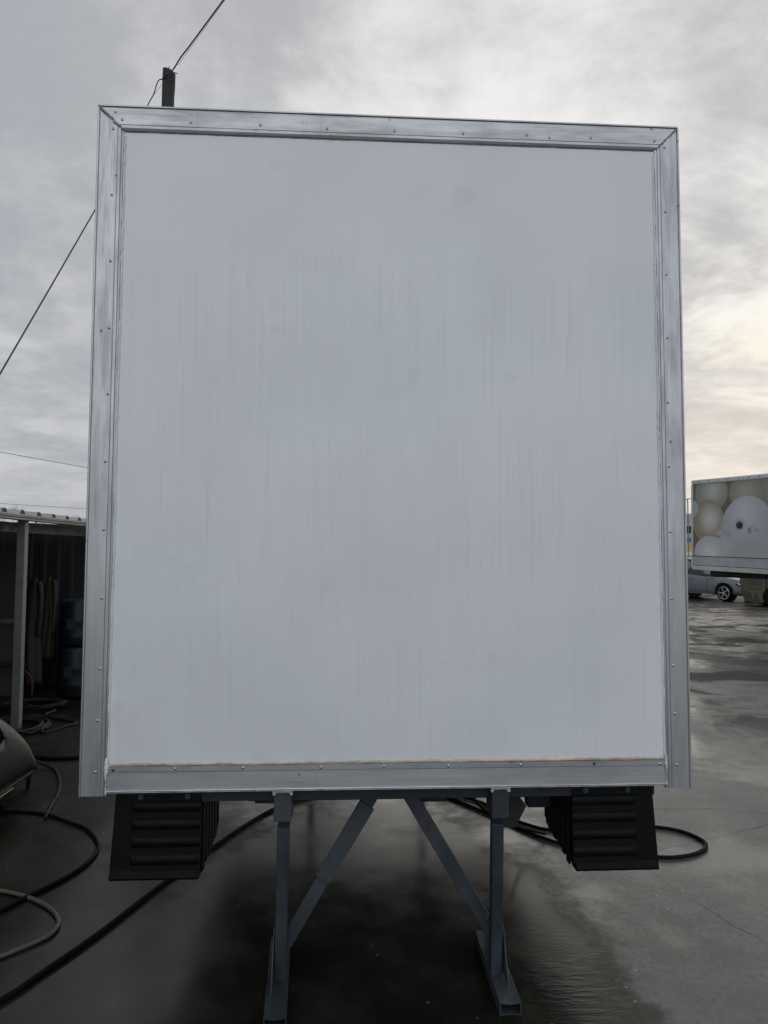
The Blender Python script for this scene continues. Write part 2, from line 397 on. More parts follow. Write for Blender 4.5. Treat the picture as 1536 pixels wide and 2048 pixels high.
# beads of sealant round the panel
def bead(name, pts, r, m, jit=.25, parent=body, n=7):
    P = smooth_path(pts, 6); P2 = []; rs = []
    for q in P:
        P2.append(q); rs.append(r*(1+random.uniform(-jit, jit)))
    return MB().tube(P2, r, n, rs).build(name, m, parent, smooth=True)
def line(a, b, n, jit=.001):
    a, b = Vector(a), Vector(b)
    return [a.lerp(b, k/n)+Vector((random.uniform(-jit, jit), 0, random.uniform(-jit, jit))) for k in range(n+1)]
bead('tan_sealant_strip', line((-1.048, .006, .1105), (1.045, .006, .1105), 40, .0012), .0052, TAN)
bead('white_sealant_strip', line((-1.050, .005, .12), (-1.047, .005, 2.50), 46, .0013), .0045, WHITES)
bead('white_sealant_strip', line((1.049, .005, .12), (1.047, .005, 2.50), 46, .0013), .0045, WHITES)
bead('dark_sealant_strip', line((-1.046, .0065, 2.5205), (1.046, .0065, 2.5205), 30, .0006), .0030, MASTICG)
bead('mitre_sealant', line((-1.055, -.0015, 2.524), (-1.143, -.0055, 2.612), 9, .0022), .0045, MASTICG, .45)
bead('mitre_sealant', line((1.055, -.0015, 2.524), (1.143, -.0055, 2.612), 9, .0012), .0032, MASTICG, .35)
def smear(name, cx, z0, z1, wd_, m, y=-.0035, n=26):
    mb = MB(); L = []; Rr = []
    for k in range(n+1):
        f = k/n; z = z0+(z1-z0)*f
        ww = wd_*(.55+.45*math.sin(f*5+1.2))*(1.0+random.uniform(-.22, .22))*(.35+min(f*2.5, (1-f)*9+.3, 1)*.65)
        c = cx+random.uniform(-.0016, .0016)
        L.append((c-ww*.5, z)); Rr.append((c+ww*.5, z))
    secs = [[(l[0], y+.004, l[1]), (l[0]+.001, y-.0005, l[1]), ((l[0]+r_[0])/2, y-.003, l[1]), (r_[0]-.001, y-.0005, r_[1]), (r_[0], y+.004, r_[1])] for l, r_ in zip(L, Rr)]
    mb.sweep(secs); return mb.build(name, m, body, smooth=True)
smear('corner_sealant', -1.0535, .135, .004, .026, WHITES)
smear('corner_sealant', 1.0520, .125, .012, .017, WHITES)
# rivets, children of the rail they sit in
def rivet(x, z, par, y=-.0017, dark=False, r=.0058):
    mb = MB(); mb.cyl((0, .0005, 0), (0, -.0012, 0), r*1.15, r, 14); mb.ball((0, -.0010, 0), r*.78, (1, .55, 1), 12); mb.cyl((0, -.0036, 0), (0, -.0046, 0), r*.36, None, 8)
    o = mb.build('rivet', RIVD if dark else RIVET, par, smooth=True); o.location = (x, y, z)
from math import isclose
def plane_y(px, py, y=0.):
    dd = rt*(px-768)/FPX+up*(1024-py)/FPX+fw; tt = (y-CAM.y)/dd.y; q = CAM+dd*tt; return q.x, q.z-BZ
RV = {  # measured on the photograph, turned into metres on the box's end
 'l': [(227,258),(224,390),(221,522),(219,656),(216,788),(211,923),(208,1059),(204,1196),(200,1337),(195,1441),(191,1544)],
 'r': [(1329,296),(1330,424),(1332,549),(1334,676),(1335,805),(1337,933),(1340,1064),(1343,1197),(1346,1331),(1350,1427),(1353,1529)],
 't': [(245,240),(382,246),(521,251),(654,258),(789,263),(926,268),(1053,271),(1181,277),(1308,283)],
 'b': [(226,1540),(351,1537),(486,1535),(642,1534),(768,1532),(897,1531),(1041,1529),(1188,1527),(1319,1527)]}
for k, par in (('l', pl), ('r', prr), ('t', topr), ('b', botr)):
    for n_, (a, b) in enumerate(RV[k]):
        x_, z_ = plane_y(a, b)
        rivet(x_, z_, par, -.0032 if k == 'b' else (-.0032 if k == 't' else -.0017), k == 'b' and n_ in (0, 7), .0052)
# chassis pieces under the floor
MB().b2((-.58, .34, -.145), (.60, .39, -.047)).build('crossbeam', DARKST, body, .003)
mb = MB(); mb.b2((-.56, .40, -.175), (-.44, .47, -.047)); mb.b2((-.56, .55, -.13), (-.30, .61, -.047)); mb.build('mounting_bracket', DARKST, body, .003)
MB().b2((.60, .33, -.185), (1.0, .39, -.047)).build('mounting_bracket', DARKST, body, .003)
mb = MB()
for y_ in (.20, .206): pass
mb.sweep([[(.44, y_, -.05), (.50, y_, -.05), (.56, y_, -.13), (.515, y_, -.215), (.44, y_, -.215)] for y_ in (.20, .212)])
mb.build('gusset_plate', DARKST, body)
MB().b2((.13, .36, -.165), (.26, .44, -.146)).build('mounting_lug', DARKST, body, .003)
for s in (-1, 1):
    MB().b2((s*.62-.03, .42, -.16), (s*.62+.03, LEN-.1, -.047)).build('longitudinal_rail', DARKST, body, .003)
for k in range(5):
    MB().b2((-1.08, .75+k*.55, -.095), (1.08, .79+k*.55, -.047)).build('floor_bearer', DARKST, body)
# ribbed plastic mudguard boxes
def mudguard(side):
    # local: u across from inner edge 0 to outer .325, y depth 0..-> .40, z 0 top .. -.315
    xi = .715 if side < 0 else .698; xo_t, xo_b = (1.035, 1.048) if side < 0 else (1.022, 1.036)
    mb = MB(); secs = []
    prof = []   # side profile (y, z): front face top->bottom, ribbed bottom edge back
    prof += [(.062, -.012), (.058, -.02), (.040, -.285), (.034, -.312), (.036, -.320), (.046, -.324)]
    yy = .042; zz = -.324
    steps = 6
    for k in range(steps):
        y0 = .05+k*.063
        prof += [(y0+.008, zz), (y0+.044, zz+.001), (y0+.050, zz+.014), (y0+.060, zz+.014)]
        zz += .003
    prof += [(.445, -.29), (.448, -.20), (.440, -.19), (.440, -.012)]
    zt, zb = -.012, -.324
    def sec(f):   # f 0 inner .. 1 outer
        out = []
        for (y, z) in prof:
            k = (z-zt)/(zb-zt); xo = xo_t+(xo_b-xo_t)*k
            xin = xi+(.004*k if side < 0 else .012*k)
            out.append((side*(xin+(xo-xin)*f), y, z))
        return out
    mb.sweep([sec(0), sec(.5), sec(1)])
    o = mb.build('mudguard', BLACKP, body, .006)
    # raised horizontal ribs pressed into the face
    rb = MB()
    fr = lambda z: .0605-.0205*(z+.012)/(-.275)      # face y at z
    a0, a1 = (xi+.002, xi+.258)
    NZ = 56; face = []
    for k in range(NZ+1):
        z_ = -.040-.250*k/NZ; ph = (k/NZ*4.0) % 1.0
        wv_ = max(0, math.sin(math.pi*min(ph/.62, 1)))**.6
        face.append((z_, .001+.0095*wv_))
    secs = []
    for xx, kk in ((a0, 1), (a0+.08, 1), (a1-.020, 1), (a1-.006, .75), (a1, .05)):
        secs.append([(side*xx, fr(z_)-h_*kk, z_) for z_, h_ in face]+[(side*xx, fr(face[-1][0])+.006, face[-1][0]), (side*xx, fr(face[0][0])+.006, face[0][0])])
    rb.sweep(secs)
    rb.build('corrugated_face', BLACKP, o, smooth=False)
    # inner side ribs
    sr = MB()
    for k in range(6):
        y0 = .075+k*.06
        sr.b2((side*(xi-.005), y0, -.312+.012*k), (side*(xi+.004), y0+.038, -.03))
    sr.build('side_rib', BLACKP, o, .005)
    for xx in ((xi+.052, xi+.225) if side < 0 else (xi+.055, xi+.222)):
        b_ = MB(); b_.cyl((side*xx, .064, -.022), (side*xx, .050, -.022), .0105, .0105, 20); b_.cyl((side*xx, .052, -.022), (side*xx, .044, -.022), .0062, .0055, 6)
        b_.build('bolt', simple('bolt_steel', (.07, .085, .085), .5, .6), o, smooth=False)
    return o
mudguard(-1); mudguard(1)
# cable hanging from the frame
mb = MB()
def at(px, py, y):
    x_, z_ = plane_y(px, py, y); return (x_, y, z_)
mb.tube(smooth_path([at(925, 1582, .5), at(945, 1596, .55), at(975, 1624, .8), at(1000, 1640, 1.2), at(1045, 1656, 1.55), at(1090, 1668, 1.66)], 8), .009, 8)
mb.build('brake_cable', RUBBER, body, smooth=True)

# ------------------------------------------------------------------ stand
stand = empty('trestle_stand', (0, .25, 0))
tag(stand, 'blue grey tube stand with braced legs propping up the near end of the box', 'stand')
def L(q): return (q[0], q[1]-.25, q[2])
def hollow(a, b, wdt, hgt, th=.004, dent=0):
    a, b = Vector(L(a)), Vector(L(b)); z = (b-a).normalized(); x = Vector((0, 0, 1)).cross(z).normalized(); y = Vector((0, 0, 1))
    mb = MB(); n = 7
    def ring(c, ww, hh, dn):
        pts = []
        for k in range(n): pts.append(c+x*(-ww/2+ww*k/(n-1))+y*(hh/2-dn*math.sin(math.pi*k/(n-1))))
        for k in range(n): pts.append(c+x*(ww/2-ww*k/(n-1))+y*(-hh/2+dn*.6*math.sin(math.pi*k/(n-1))))
        return pts
    o_, i_ = ring(a, wdt, hgt, dent), ring(a, wdt-2*th, hgt-2*th, dent)
    o2, i2 = ring(b, wdt, hgt, 0), ring(b, wdt-2*th, hgt-2*th, 0)
    V = [[mb.bm.verts.new(q) for q in rr] for rr in (i2, i_, o_, o2)]
    m_ = len(V[0])
    for A, B in zip(V, V[1:]):
        for j in range(m_): mb.bm.faces.new((A[j], A[(j+1) % m_], B[(j+1) % m_], B[j]))
    for j in range(m_): mb.bm.faces.new((V[3][j], V[3][(j+1) % m_], V[0][(j+1) % m_], V[0][j]))
    return mb
FOOT = {-1: ((-.4275, .005, .026), (-.4545, .545, .026)), 1: ((.455, .05, .026), (.457, .56, .026))}
for s in (-1, 1):
    a, b = FOOT[s]
    hollow(a, b, .083, .050, .004, .006).build('foot', STEELB, stand)
    px = -.430 if s < 0 else .440
    tx = -.412 if s < 0 else .418
    MB().bar(L((px, .25, .052)), L((tx, .105, .70)), .046, .046, (1, 0, 0)).build('leg', STEELB, stand, .004)
    # sleeve up to the rail
    sx = -.410 if s < 0 else .4135
    sl_ = MB().b2(L((sx-.033, .020, .742)), L((sx+.033, .13, .8625)))
    sl_.build('sleeve', STEELB, stand, .003)
    cp = MB()
    n = 18; top = []; bot = []
    for k in range(n+1):
        f = k/n; x_ = sx-.037+.074*f
        e = 1.0 if (f < .12 or f > .88) else .30+.2*random.random()
        bot.append((x_, .858-.016*e)); top.append((x_, .8665+random.uniform(-.001, .001)))
    secs = [[L((t_[0], .012, t_[1])), L((b_[0], .016, b_[1])), L((b_[0], .03, b_[1])), L((t_[0], .03, t_[1]))] for t_, b_ in zip(top, bot)]
    cp.sweep(secs); cp.build('cap_sealant', CREAM, stand)
    wp = [L((px+.024*math.cos(a_)*1.15, .25+.024*math.sin(a_)*1.15, .0525)) for a_ in [math.pi/4+math.pi/2*k for k in range(5)]]
    MB().tube([q for k in range(4) for q in (Vector(wp[k]).lerp(Vector(wp[k+1]), f_/6) for f_ in range(6))]+[Vector(wp[4])], .0045, 6, [.0045*random.uniform(.7, 1.3) for _ in range(25)]).build('weld_bead', STEELB, stand, smooth=True)
    # gusset on the outer side of the foot
    gx = -.4555 if s < 0 else .4685
    yo = a[1]
    mb = MB(); mb.sweep([[L((xx, .135, .052)), L((xx, .52, .052)), L((xx, .275, .25)), L((xx, .235, .25))] for xx in (gx-.002, gx+.002)])
    mb.build('gusset', STEELB, stand)
    # brace up to the crossbeam
    bx = -.415 if s < 0 else .442
    tx2 = -.036 if s < 0 else .060
    MB().bar(L((bx, .262, .175)), L((tx2, .30, .795)), .056, .034, (0, 1, 0)).build('brace', STEELB, stand, .004)
MB().b2(L((-.48, .275, .735)), L((.48, .325, .807))).build('top_crossbeam', STEELB, stand, .004)
mb = MB(); mb.bar(L((-.265, .245, .43)), L((-.085, .262, .715)), .066, .006, (0, 1, 0)); mb.build('splice_plate', STEELB, stand)
# rear trestle, hidden from the front
rear = empty('trestle_stand', (0, LEN-.45, 0))
tag(rear, 'plain steel trestle under the far end of the white box body', 'stand')
for s in (-1, 1):
    MB().bar((s*.43, 0, .05), (s*.43, 0, .80), .05, .05).build('leg', STEELB, rear, .004)
    MB().b2((s*.43-.04, -.28, .001), (s*.43+.04, .28, .05)).build('foot', STEELB, rear, .003)

# ------------------------------------------------------------------ hoses on the ground
def hose(name, pts, r, m, label, cat='hose', group=None, z=None):
    P = [(a[0], a[1], (a[2] if len(a) > 2 else 0)+r+.001) for a in pts]
    o = MB().tube(smooth_path(P, 8), r, 10).build(name, m, None, smooth=True)
    tag(o, label, cat, group); return o
hose('rubber_hose', [(-2.3, -.75), (-1.95, -.35), (-1.672, .025), (-1.503, .217), (-1.403, .433), (-1.288, .696), (-1.109, 1.197), (-.959, 1.575), (-.806, 1.925), (-.64, 2.22), (-.40, 2.45), (0, 2.62), (.4, 2.55), (.75, 2.3), (.901, 1.992), (1.008, 1.845), (1.115, 1.768), (1.30, 1.765), (1.55, 1.81), (1.78, 1.79), (1.93, 1.71), (1.995, 1.569), (1.959, 1.464), (1.855, 1.386), (1.717, 1.346), (1.60, 1.357), (1.42, 1.405), (1.20, 1.50), (1.02, 1.665), (.86, 1.93), (.62, 2.3, .0), (.2, 2.9), (-.4, 3.6)],
     .0115, RUBBER, 'thick black hose running under the box and looping out at its right')
hose('rubber_hose', [(-2.75, 1.95), (-2.62, 2.13), (-2.464, 2.228), (-2.282, 2.22), (-2.12, 2.16), (-1.975, 2.059), (-1.802, 1.929), (-1.671, 1.748), (-1.611, 1.59), (-1.615, 1.396), (-1.675, 1.223), (-1.761, 1.066), (-1.837, .917), (-1.969, .728), (-2.2, .45), (-2.6, .2)],
     .011, RUBBER, 'black hose curving in a wide bend left of the box, crossing over the beige hose')
hose('beige_hose', [(-2.7, 1.0), (-2.4, 1.11), (-2.228, 1.128), (-2.079, 1.145), (-1.94, 1.125), (-1.76, 1.045), (-1.613, .935), (-1.52, .815), (-1.502, .719), (-1.534, .646), (-1.65, .524), (-1.821, .385), (-2.1, .2), (-2.6, 0)],
     .0095, BEIGEH, 'beige hose bent in a U on the dark concrete at the lower left edge')
hose('rubber_hose', [(-3.6, 3.7), (-3.35, 3.60), (-3.09, 3.538), (-2.791, 3.468), (-2.592, 3.432), (-2.404, 3.453), (-2.146, 3.573), (-1.8, 3.8)],
     .017, RUBBER, 'straight black hose lying behind the pressure washer towards the box')
hose('grey_hose', [(-2.75, 3.0, .18), (-2.712, 3.15, .10), (-2.62, 3.22, .03), (-2.50, 3.17), (-2.406, 3.018), (-2.30, 2.79), (-2.222, 2.56), (-2.175, 2.33), (-2.122, 2.108)],
     .011, GREYH, 'thin grey hose hooked out from behind the pressure washer')
def coil(cx, cy, rx, ry, turns, r, ph=0, extra=None, seed=1):
    rnd = random.Random(seed); P = []
    N = int(turns*14)
    for k in range(N+1):
        a = ph+2*math.pi*k/14; f = .45+.55*((k*0.381) % 1)
        f = .5+.5*abs(math.sin(k*.11+seed))
        P.append((cx+rx*f*math.cos(a)+rnd.uniform(-.01, .01), cy+ry*f*math.sin(a)+rnd.uniform(-.01, .01), .004+(k % 23)*.0022))
    return P+(extra or [])
hose('coiled_hose', coil(-3.42, 4.42, .36, .40, 6, .013, 0, [(-3.05, 4.30, 0), (-2.93, 4.55, 0), (-2.88, 4.68, 0), (-3.02, 4.80, 0), (-3.22, 4.92, 0), (-3.35, 5.06, 0), (-3.33, 5.25, 0), (-3.5, 5.4, 0)]), .014, GREYH, 'dark hose lying in a loose coil at the foot of the shed post')
hose('coiled_hose', coil(-3.62, 5.45, .34, .22, 5, .011, 1, None, 4), .012, GREYH, 'flat grey coil of hose on the shed floor in front of the hanging coats')

# ------------------------------------------------------------------ shed
shed = empty('open_shed', (-3.4, 4.5, 0))
tag(shed, 'low open shed with a ribbed metal roof left of the box', 'shed')
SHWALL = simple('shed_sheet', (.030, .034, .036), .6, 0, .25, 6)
ROOFM = simple('galvanised_roof', (.30, .35, .35), .5, .2, .15, 6)
ROOFD = simple('rib_end_dark', (.05, .055, .06), .7)
FASC = simple('cream_gutter', (.26, .255, .235), .45, 0, .2, 14)
POSTM = simple('grey_shed_post', (.17, .175, .175), .55, 0, .25, 12)
def SL(a, b, c): return (a+3.4, b-4.5, c)
Y0, Y1 = -3.0, 6.95  # near stretch added out of view to keep light off the left ground
# trapezoid sheet: section along y, extruded up to the left
zs = 2.112; pitch = .372; ys = []
y = 4.05-pitch*19
sect = []
while y < Y1:
    sect += [(y-.060, 0), (y-.034, .040), (y+.034, .040), (y+.060, 0)]; y += pitch
sect = [(a, b) for a, b in sect if Y0 < a < Y1]
mb = MB(); x0, x1, rise = -3.37, -6.4, .16
top0 = [mb.bm.verts.new(SL(x0, a, zs+b)) for a, b in sect]; top1 = [mb.bm.verts.new(SL(x1, a, zs+b+rise)) for a, b in sect]
bt0 = [mb.bm.verts.new(SL(x0, a, zs+b-.002)) for a, b in sect]; bt1 = [mb.bm.verts.new(SL(x1, a, zs+b+rise-.002)) for a, b in sect]
for k in range(len(sect)-1):
    mb.bm.faces.new((top0[k], top0[k+1], top1[k+1], top1[k])); mb.bm.faces.new((bt0[k], bt0[k+1], bt1[k+1], bt1[k]))
    mb.bm.faces.new((top0[k], top0[k+1], bt0[k+1], bt0[k]))
mb.build('roof_sheet', ROOFM, shed)
fil = None; y = 4.05-pitch*19
while y < Y1:
    if y > Y0:
        if fil is None:
            fil = MB().sweep([[(xx+3.4, -.053, zs+.003), (xx+3.4, -.031, zs+.037), (xx+3.4, .031, zs+.037), (xx+3.4, .053, zs+.003)] for xx in (-3.376, -3.39)]).build('rib_filler', ROOFD, shed); fil.location = (0, y-4.5, 0)
        else:
            c_ = fil.copy(); COL.objects.link(c_); c_.parent = shed; c_.location = (0, y-4.5, 0)
    y += pitch
mb = MB()
gp = [(-3.335, 2.104), (-3.30, 2.104), (-3.297, 2.098), (-3.300, 2.075), (-3.308, 2.066), (-3.308, 2.052), (-3.318, 2.045), (-3.36, 2.045), (-3.36, 2.104)]
mb.sweep([[SL(a, yy, b) for a, b in gp] for yy in (Y0, Y1)])
mb.build('gutter', FASC, shed, .002)
mb = MB()
for xx in (-3.60, -4.4, -5.5):
    mb.b2(SL(xx-.03, Y0, 1.93+(-3.4-xx)*.05), SL(xx+.03, Y1, 2.03+(-3.4-xx)*.05))
mb.build('purlin', simple('purlin_steel', (.05, .055, .06), .6), shed)
for yy in (-1.9, 1.3, 4.52, 6.9):
    mb = MB().b2(SL(-3.445, yy-.04, 0), SL(-3.365, yy+.04, 2.10)); mb.build('post', POSTM, shed, .006)
# walls with pressed ribs
def ribwall(name, a, b, h0, h1, m, step=.18, dep=.02):
    a, b = Vector(a), Vector(b); dirv = (b-a); Ln = dirv.length; dirv.normalize(); nn = Vector((-dirv.y, dirv.x, 0))
    sec = []; s = 0
    while s < Ln-step:
        sec += [(s, 0), (s+step*.55, 0), (s+step*.65, dep), (s+step*.9, dep)]; s += step
    sec.append((Ln, 0))
    mb = MB()
    lo = [mb.bm.verts.new(a+dirv*p_+nn*q_) for p_, q_ in sec]; hi = [mb.bm.verts.new(a+dirv*p_+nn*q_+Vector((0, 0, h0+(h1-h0)*p_/Ln))) for p_, q_ in sec]
    lo2 = [mb.bm.verts.new(v.co+nn*-.01) for v in lo]; hi2 = [mb.bm.verts.new(v.co+nn*-.01) for v in hi]
    for k in range(len(sec)-1):
        mb.bm.faces.new((lo[k], lo[k+1], hi[k+1], hi[k])); mb.bm.faces.new((lo2[k], lo2[k+1], hi2[k+1], hi2[k]))
    return mb.build(name, m, shed)
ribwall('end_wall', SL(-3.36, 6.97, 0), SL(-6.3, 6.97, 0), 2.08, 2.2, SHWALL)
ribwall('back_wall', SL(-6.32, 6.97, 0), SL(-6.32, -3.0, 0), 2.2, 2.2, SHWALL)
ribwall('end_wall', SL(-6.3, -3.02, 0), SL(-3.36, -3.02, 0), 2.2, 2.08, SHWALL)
MB().b2(SL(-4.9, 6.05, .87), SL(-4.13, 6.09, .93)).build('hand_rail', POSTM, shed, .005)
MB().b2(SL(-4.95, 6.12, 0), SL(-4.17, 6.16, 1.75)).build('partition_board', simple('pale_board', (.075, .083, .082), .6, 0, .2, 5), shed, .003)

# things in the shed
def coat(x, y, z0, z1, wt, wb, m, label, name='hanging_coat', sd=1):
    rnd = random.Random(sd); mb = MB(); secs = []; N = 22; M = 26
    for k in range(N+1):
        f = k/N; z = z1+(z0-z1)*f
        hw = (wt*(.35+.65*min(f*5, 1))+(wb-wt)*f)/2
        dp = (.05+.04*f)*(.4+.6*min(f*4, 1)); ring = []
        for j in range(M):
            a = 2*math.pi*j/M; fold = 1+.16*math.sin(a*5+sd+f*1.3)*min(1, f*2)
            ring.append((x+hw*math.cos(a)*fold+.012*math.sin(f*6+sd), y+dp*math.sin(a)*fold, z+(.015*math.sin(a*3+sd) if k == N else 0)))
        secs.append(ring)
    mb.sweep(secs); o = mb.build(name, m, None, smooth=True); tag(o, label, 'coat', 'raincoats hanging in the shed')
    for s in (-1, 1):
        sv = MB().tube(smooth_path([(x+s*wt*.36, y, z1-.05), (x+s*wt*.52, y-.02, z1-.18), (x+s*wt*.56, y-.03, z1-.42), (x+s*wt*.46, y-.03, z1-.70)], 6), .034, 10, None)
        sv.build('sleeve', m, o, smooth=True)
    return o
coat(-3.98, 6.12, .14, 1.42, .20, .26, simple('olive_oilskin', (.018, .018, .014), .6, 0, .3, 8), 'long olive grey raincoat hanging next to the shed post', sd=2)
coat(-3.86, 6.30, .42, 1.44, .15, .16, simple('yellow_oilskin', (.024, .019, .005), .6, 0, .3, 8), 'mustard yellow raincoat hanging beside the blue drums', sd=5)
BLUE = simple('blue_drum_plastic', (.004, .012, .026), .5, 0, .2, 8)
def drum(x, y, z, label):
    pr_ = [(0, .0), (.20, .0), (.215, .02), (.215, .08), (.222, .10), (.215, .12), (.216, .27), (.222, .29), (.216, .31), (.215, .50), (.205, .54), (.17, .56), (0, .56)]
    mb = MB(); N = 26; rings = []
    secs = [[(q[0]*math.cos(2*math.pi*j/N), q[0]*math.sin(2*math.pi*j/N), q[1]) for j in range(N)] for q in pr_[1:-1]]
    mb.sweep(secs); o = mb.build('plastic_drum', BLUE, None, smooth=True); o.location = (x, y, z)
    tag(o, label, 'drum', 'blue plastic drums stacked in the shed')
    MB().cyl((.1, 0, .555), (.1, 0, .58), .035).build('bung', BLUE, o)
    MB().b2((-.06, -.225, .2), (.03, -.2, .32)).build('sticker', simple('faded_sticker', (.035, .04, .04), .6), o)
drum(-3.56, 6.45, 0, 'blue plastic drum standing on the shed floor beside the yellow raincoat')
drum(-3.55, 6.46, .585, 'blue plastic drum stacked on top of another drum beside the yellow raincoat')
drum(-3.08, 6.5, 0, 'blue plastic drum on the floor half hidden by the white box')
drum(-3.09, 6.52, .585, 'blue drum on top of the stack that is half hidden by the white box')
st = empty('red_stand', (-4.2, 6.15, 0)); tag(st, 'small dark red work stand with a bent red pipe, half behind the shed post', 'work stand')
RED = simple('red_paint', (.06, .014, .010), .5, 0, .3, 14)
MB().b2((-.19, -.15, .37), (.25, .15, .41)).build('top', simple('dark_wood', (.03, .028, .026), .7), st, .004)
for a_ in (-.15, .17):
    for b_ in (-.12, .12): MB().b2((a_-.02, b_-.02, 0), (a_+.02, b_+.02, .37)).build('leg', RED, st)
MB().b2((-.13, .115, .05), (.15, .125, .33)).build('back_plate', RED, st)
MB().tube(smooth_path([(.17, -.15, .39), (.23, -.2, .33), (.31, -.22, .26), (.33, -.22, .18), (.33, -.22, .04)], 5), .014, 8).build('bent_pipe', simple('orange_red_paint', (.09, .022, .012), .5), st, smooth=True)
mb = MB()
mb.ball((0, 0, .04), .17, (1.2, .7, .3), 14); sack = mb.build('rubber_mat', RUBBER, None, smooth=True); sack.location = (-3.4, 6.0, -.005)
tag(sack, 'low black heap of rubber on the shed floor below the blue drums', 'rubber heap')

# ------------------------------------------------------------------ pressure washer at the left edge
wash = empty('pressure_washer', (-2.45, 1.9, 0))
tag(wash, 'dark grey green hooded pressure washer with a grab handle at the left edge', 'pressure washer')
HOOD = simple('grey_green_plastic', (.014, .017, .016), .5, 0, .12, 30, .15)
HOODD = simple('black_plastic_base', (.016, .018, .018), .5, 0, .2, 30, .2)
def WL(x, y, z): return (x+2.45, y-1.9, z)
topc = [(.95, .52), (1.05, .80), (1.25, .90), (1.55, .90), (1.78, .855), (2.0, .775), (2.15, .70), (2.30, .615), (2.42, .53), (2.52, .445), (2.60, .345), (2.655, .25), (2.67, .185)]
mb = MB(); secs = []
tc = smooth_path([(0, a, b) for a, b in topc], 4)
for q in tc:
    yv, zt = q.y, q.z; zb = .135+.012*math.sin(yv*3)
    zb = min(zb, zt-.02); ring = []
    hw = .34; M = 28
    cx = -2.43-.33
    for j in range(M):
        a = 2*math.pi*j/M; ca, sa = math.cos(a), math.sin(a)
        e = .30
        X_ = cx+hw*math.copysign(abs(ca)**e, ca); Z_ = (zt+zb)/2+(zt-zb)/2*math.copysign(abs(sa)**.62, sa)
        X_ -= max(0, (Z_-.35))*.06
        ring.append(WL(X_, yv, Z_))
    secs.append(ring)
mb.sweep(secs)
hood = mb.build('hood', HOOD, wash, smooth=True)
cut = MB()
cs = [[(xx, a-1.9, b) for a, b in smooth_path([(0, 0, 0)]*2, 1) and [(1.62, .68), (1.80, .70), (2.02, .635), (2.16, .56), (2.19, .50), (2.10, .475), (1.85, .50), (1.66, .56)]] for xx in (-.14, .3)]
cut.sweep(cs); cu = cut.build('cutter', None)
cu.parent = wash
md = hood.modifiers.new('b', 'BOOLEAN'); md.operation = 'DIFFERENCE'; md.object = cu; md.solver = 'EXACT'
bpy.context.view_layer.update()
dg = bpy.context.evaluated_depsgraph_get()
me = bpy.data.meshes.new_from_object(hood.evaluated_get(dg)); hood.modifiers.clear(); hood.data = me
bpy.data.objects.remove(cu)
MB().b2((-.15, -.26, .455), (-.13, .28, .74)).build('handle_recess', HOODD, wash)
MB().tube(smooth_path([(-.08, -.25, .60), (-.075, -.05, .575), (-.08, .12, .53), (-.10, .25, .46)], 6), .014, 8).build('grip_bar', HOOD, wash, smooth=True)
mb = MB(); mb.sweep([[WL(x_, y_, .135) for x_, y_ in ((-2.43, .9), (-2.43, 2.62), (-2.50, 2.71), (-3.10, 2.71), (-3.12, .9))], [WL(x_, y_, .165) for x_, y_ in ((-2.42, .9), (-2.42, 2.63), (-2.50, 2.725), (-3.10, 2.725), (-3.12, .9))]])
mb.build('base_rim', simple('pale_rim_plastic', (.03, .032, .03), .5, 0, .1, 20), wash, .006)
MB().b2(WL(-3.02, 1.0, .03), WL(-2.52, 2.60, .135)).build('base_tray', HOODD, wash, .02)
MB().tube(smooth_path([WL(-2.425, .9, .150), WL(-2.418, 1.5, .148), WL(-2.416, 1.95, .146), WL(-2.418, 2.3, .143)], 6), .007, 6).build('yellow_trim', simple('dull_yellow', (.14, .13, .05), .5), wash, smooth=True)
for yv in (1.25, 2.35):
    for xv in (-2.52, -3.03):
        q = WL(xv, yv, .085)
        wl = MB().cyl((q[0]-.03, q[1], q[2]), (q[0]+.03, q[1], q[2]), .085, None, 24).build('wheel', RUBBER, wash, .01)
MB().bar(WL(-2.47, 2.66, .14), WL(-2.50, 2.72, .01), .03, .03).build('corner_strut', HOODD, wash, .004)

# ------------------------------------------------------------------ utility pole and wires
pole = empty('wooden_pole', (-2.75, 7.12, 0))
tag(pole, 'dark weathered wooden pole rising behind the top left corner of the box', 'pole')
POLEM = simple('weathered_black_wood', (.022, .024, .024), .8, 0, .4, 14, .5)
mb = MB(); secs = []
for k in range(44):
    z = 8.6*k/43; rr = .125-.035*z/8.6
    secs.append([(rr*(1+random.uniform(-.03, .03)-(.14 if 7.95 < z < 8.25 and j in (0, 1, 15) else 0))*math.cos(2*math.pi*j/16), rr*math.sin(2*math.pi*j/16), z-(.03*math.cos(2*math.pi*j/16) if k == 43 else 0)) for j in range(16)])
mb.sweep(secs); mb.build('pole_shaft', POLEM, pole)
MB().tube([(-.01, 0, 8.58), (-.005, 0, 8.66), (0, 0, 8.68)], .006, 6).build('nail', POLEM, pole)
MB().tube([(.07, -.03, 8.57), (.11, -.05, 8.555), (.13, -.05, 8.54)], .006, 6).build('nail', POLEM, pole)
CAB = simple('black_cable', (.012, .013, .014), .6)
far = Vector((-1.799, 6.039, 8.836)); p0 = Vector((-2.60, 7.0, 8.56))
dirn = (far-p0).normalized()
c1 = MB().tube(smooth_path([(-2.84, 7.10, 8.47), (-2.76, 6.985, 8.45), (-2.69, 6.98, 8.50), (-2.63, 6.97, 8.575)], 6)[:-1]+smooth_path([(-2.63, 6.97, 8.575), (-2.54, 6.90, 8.66), (-2.40, 6.74, 8.69), (-2.40, 6.74, 8.69)], 6)[:-7]+[Vector((-2.40, 6.74, 8.69)), far, far+dirn*6, far+dirn*14+Vector((0, 0, .5))], .0095, 8).build('overhead_cable', CAB, None, smooth=True)
tag(c1, 'thick black cable rising from the wooden pole to the top edge of the sky', 'cable')
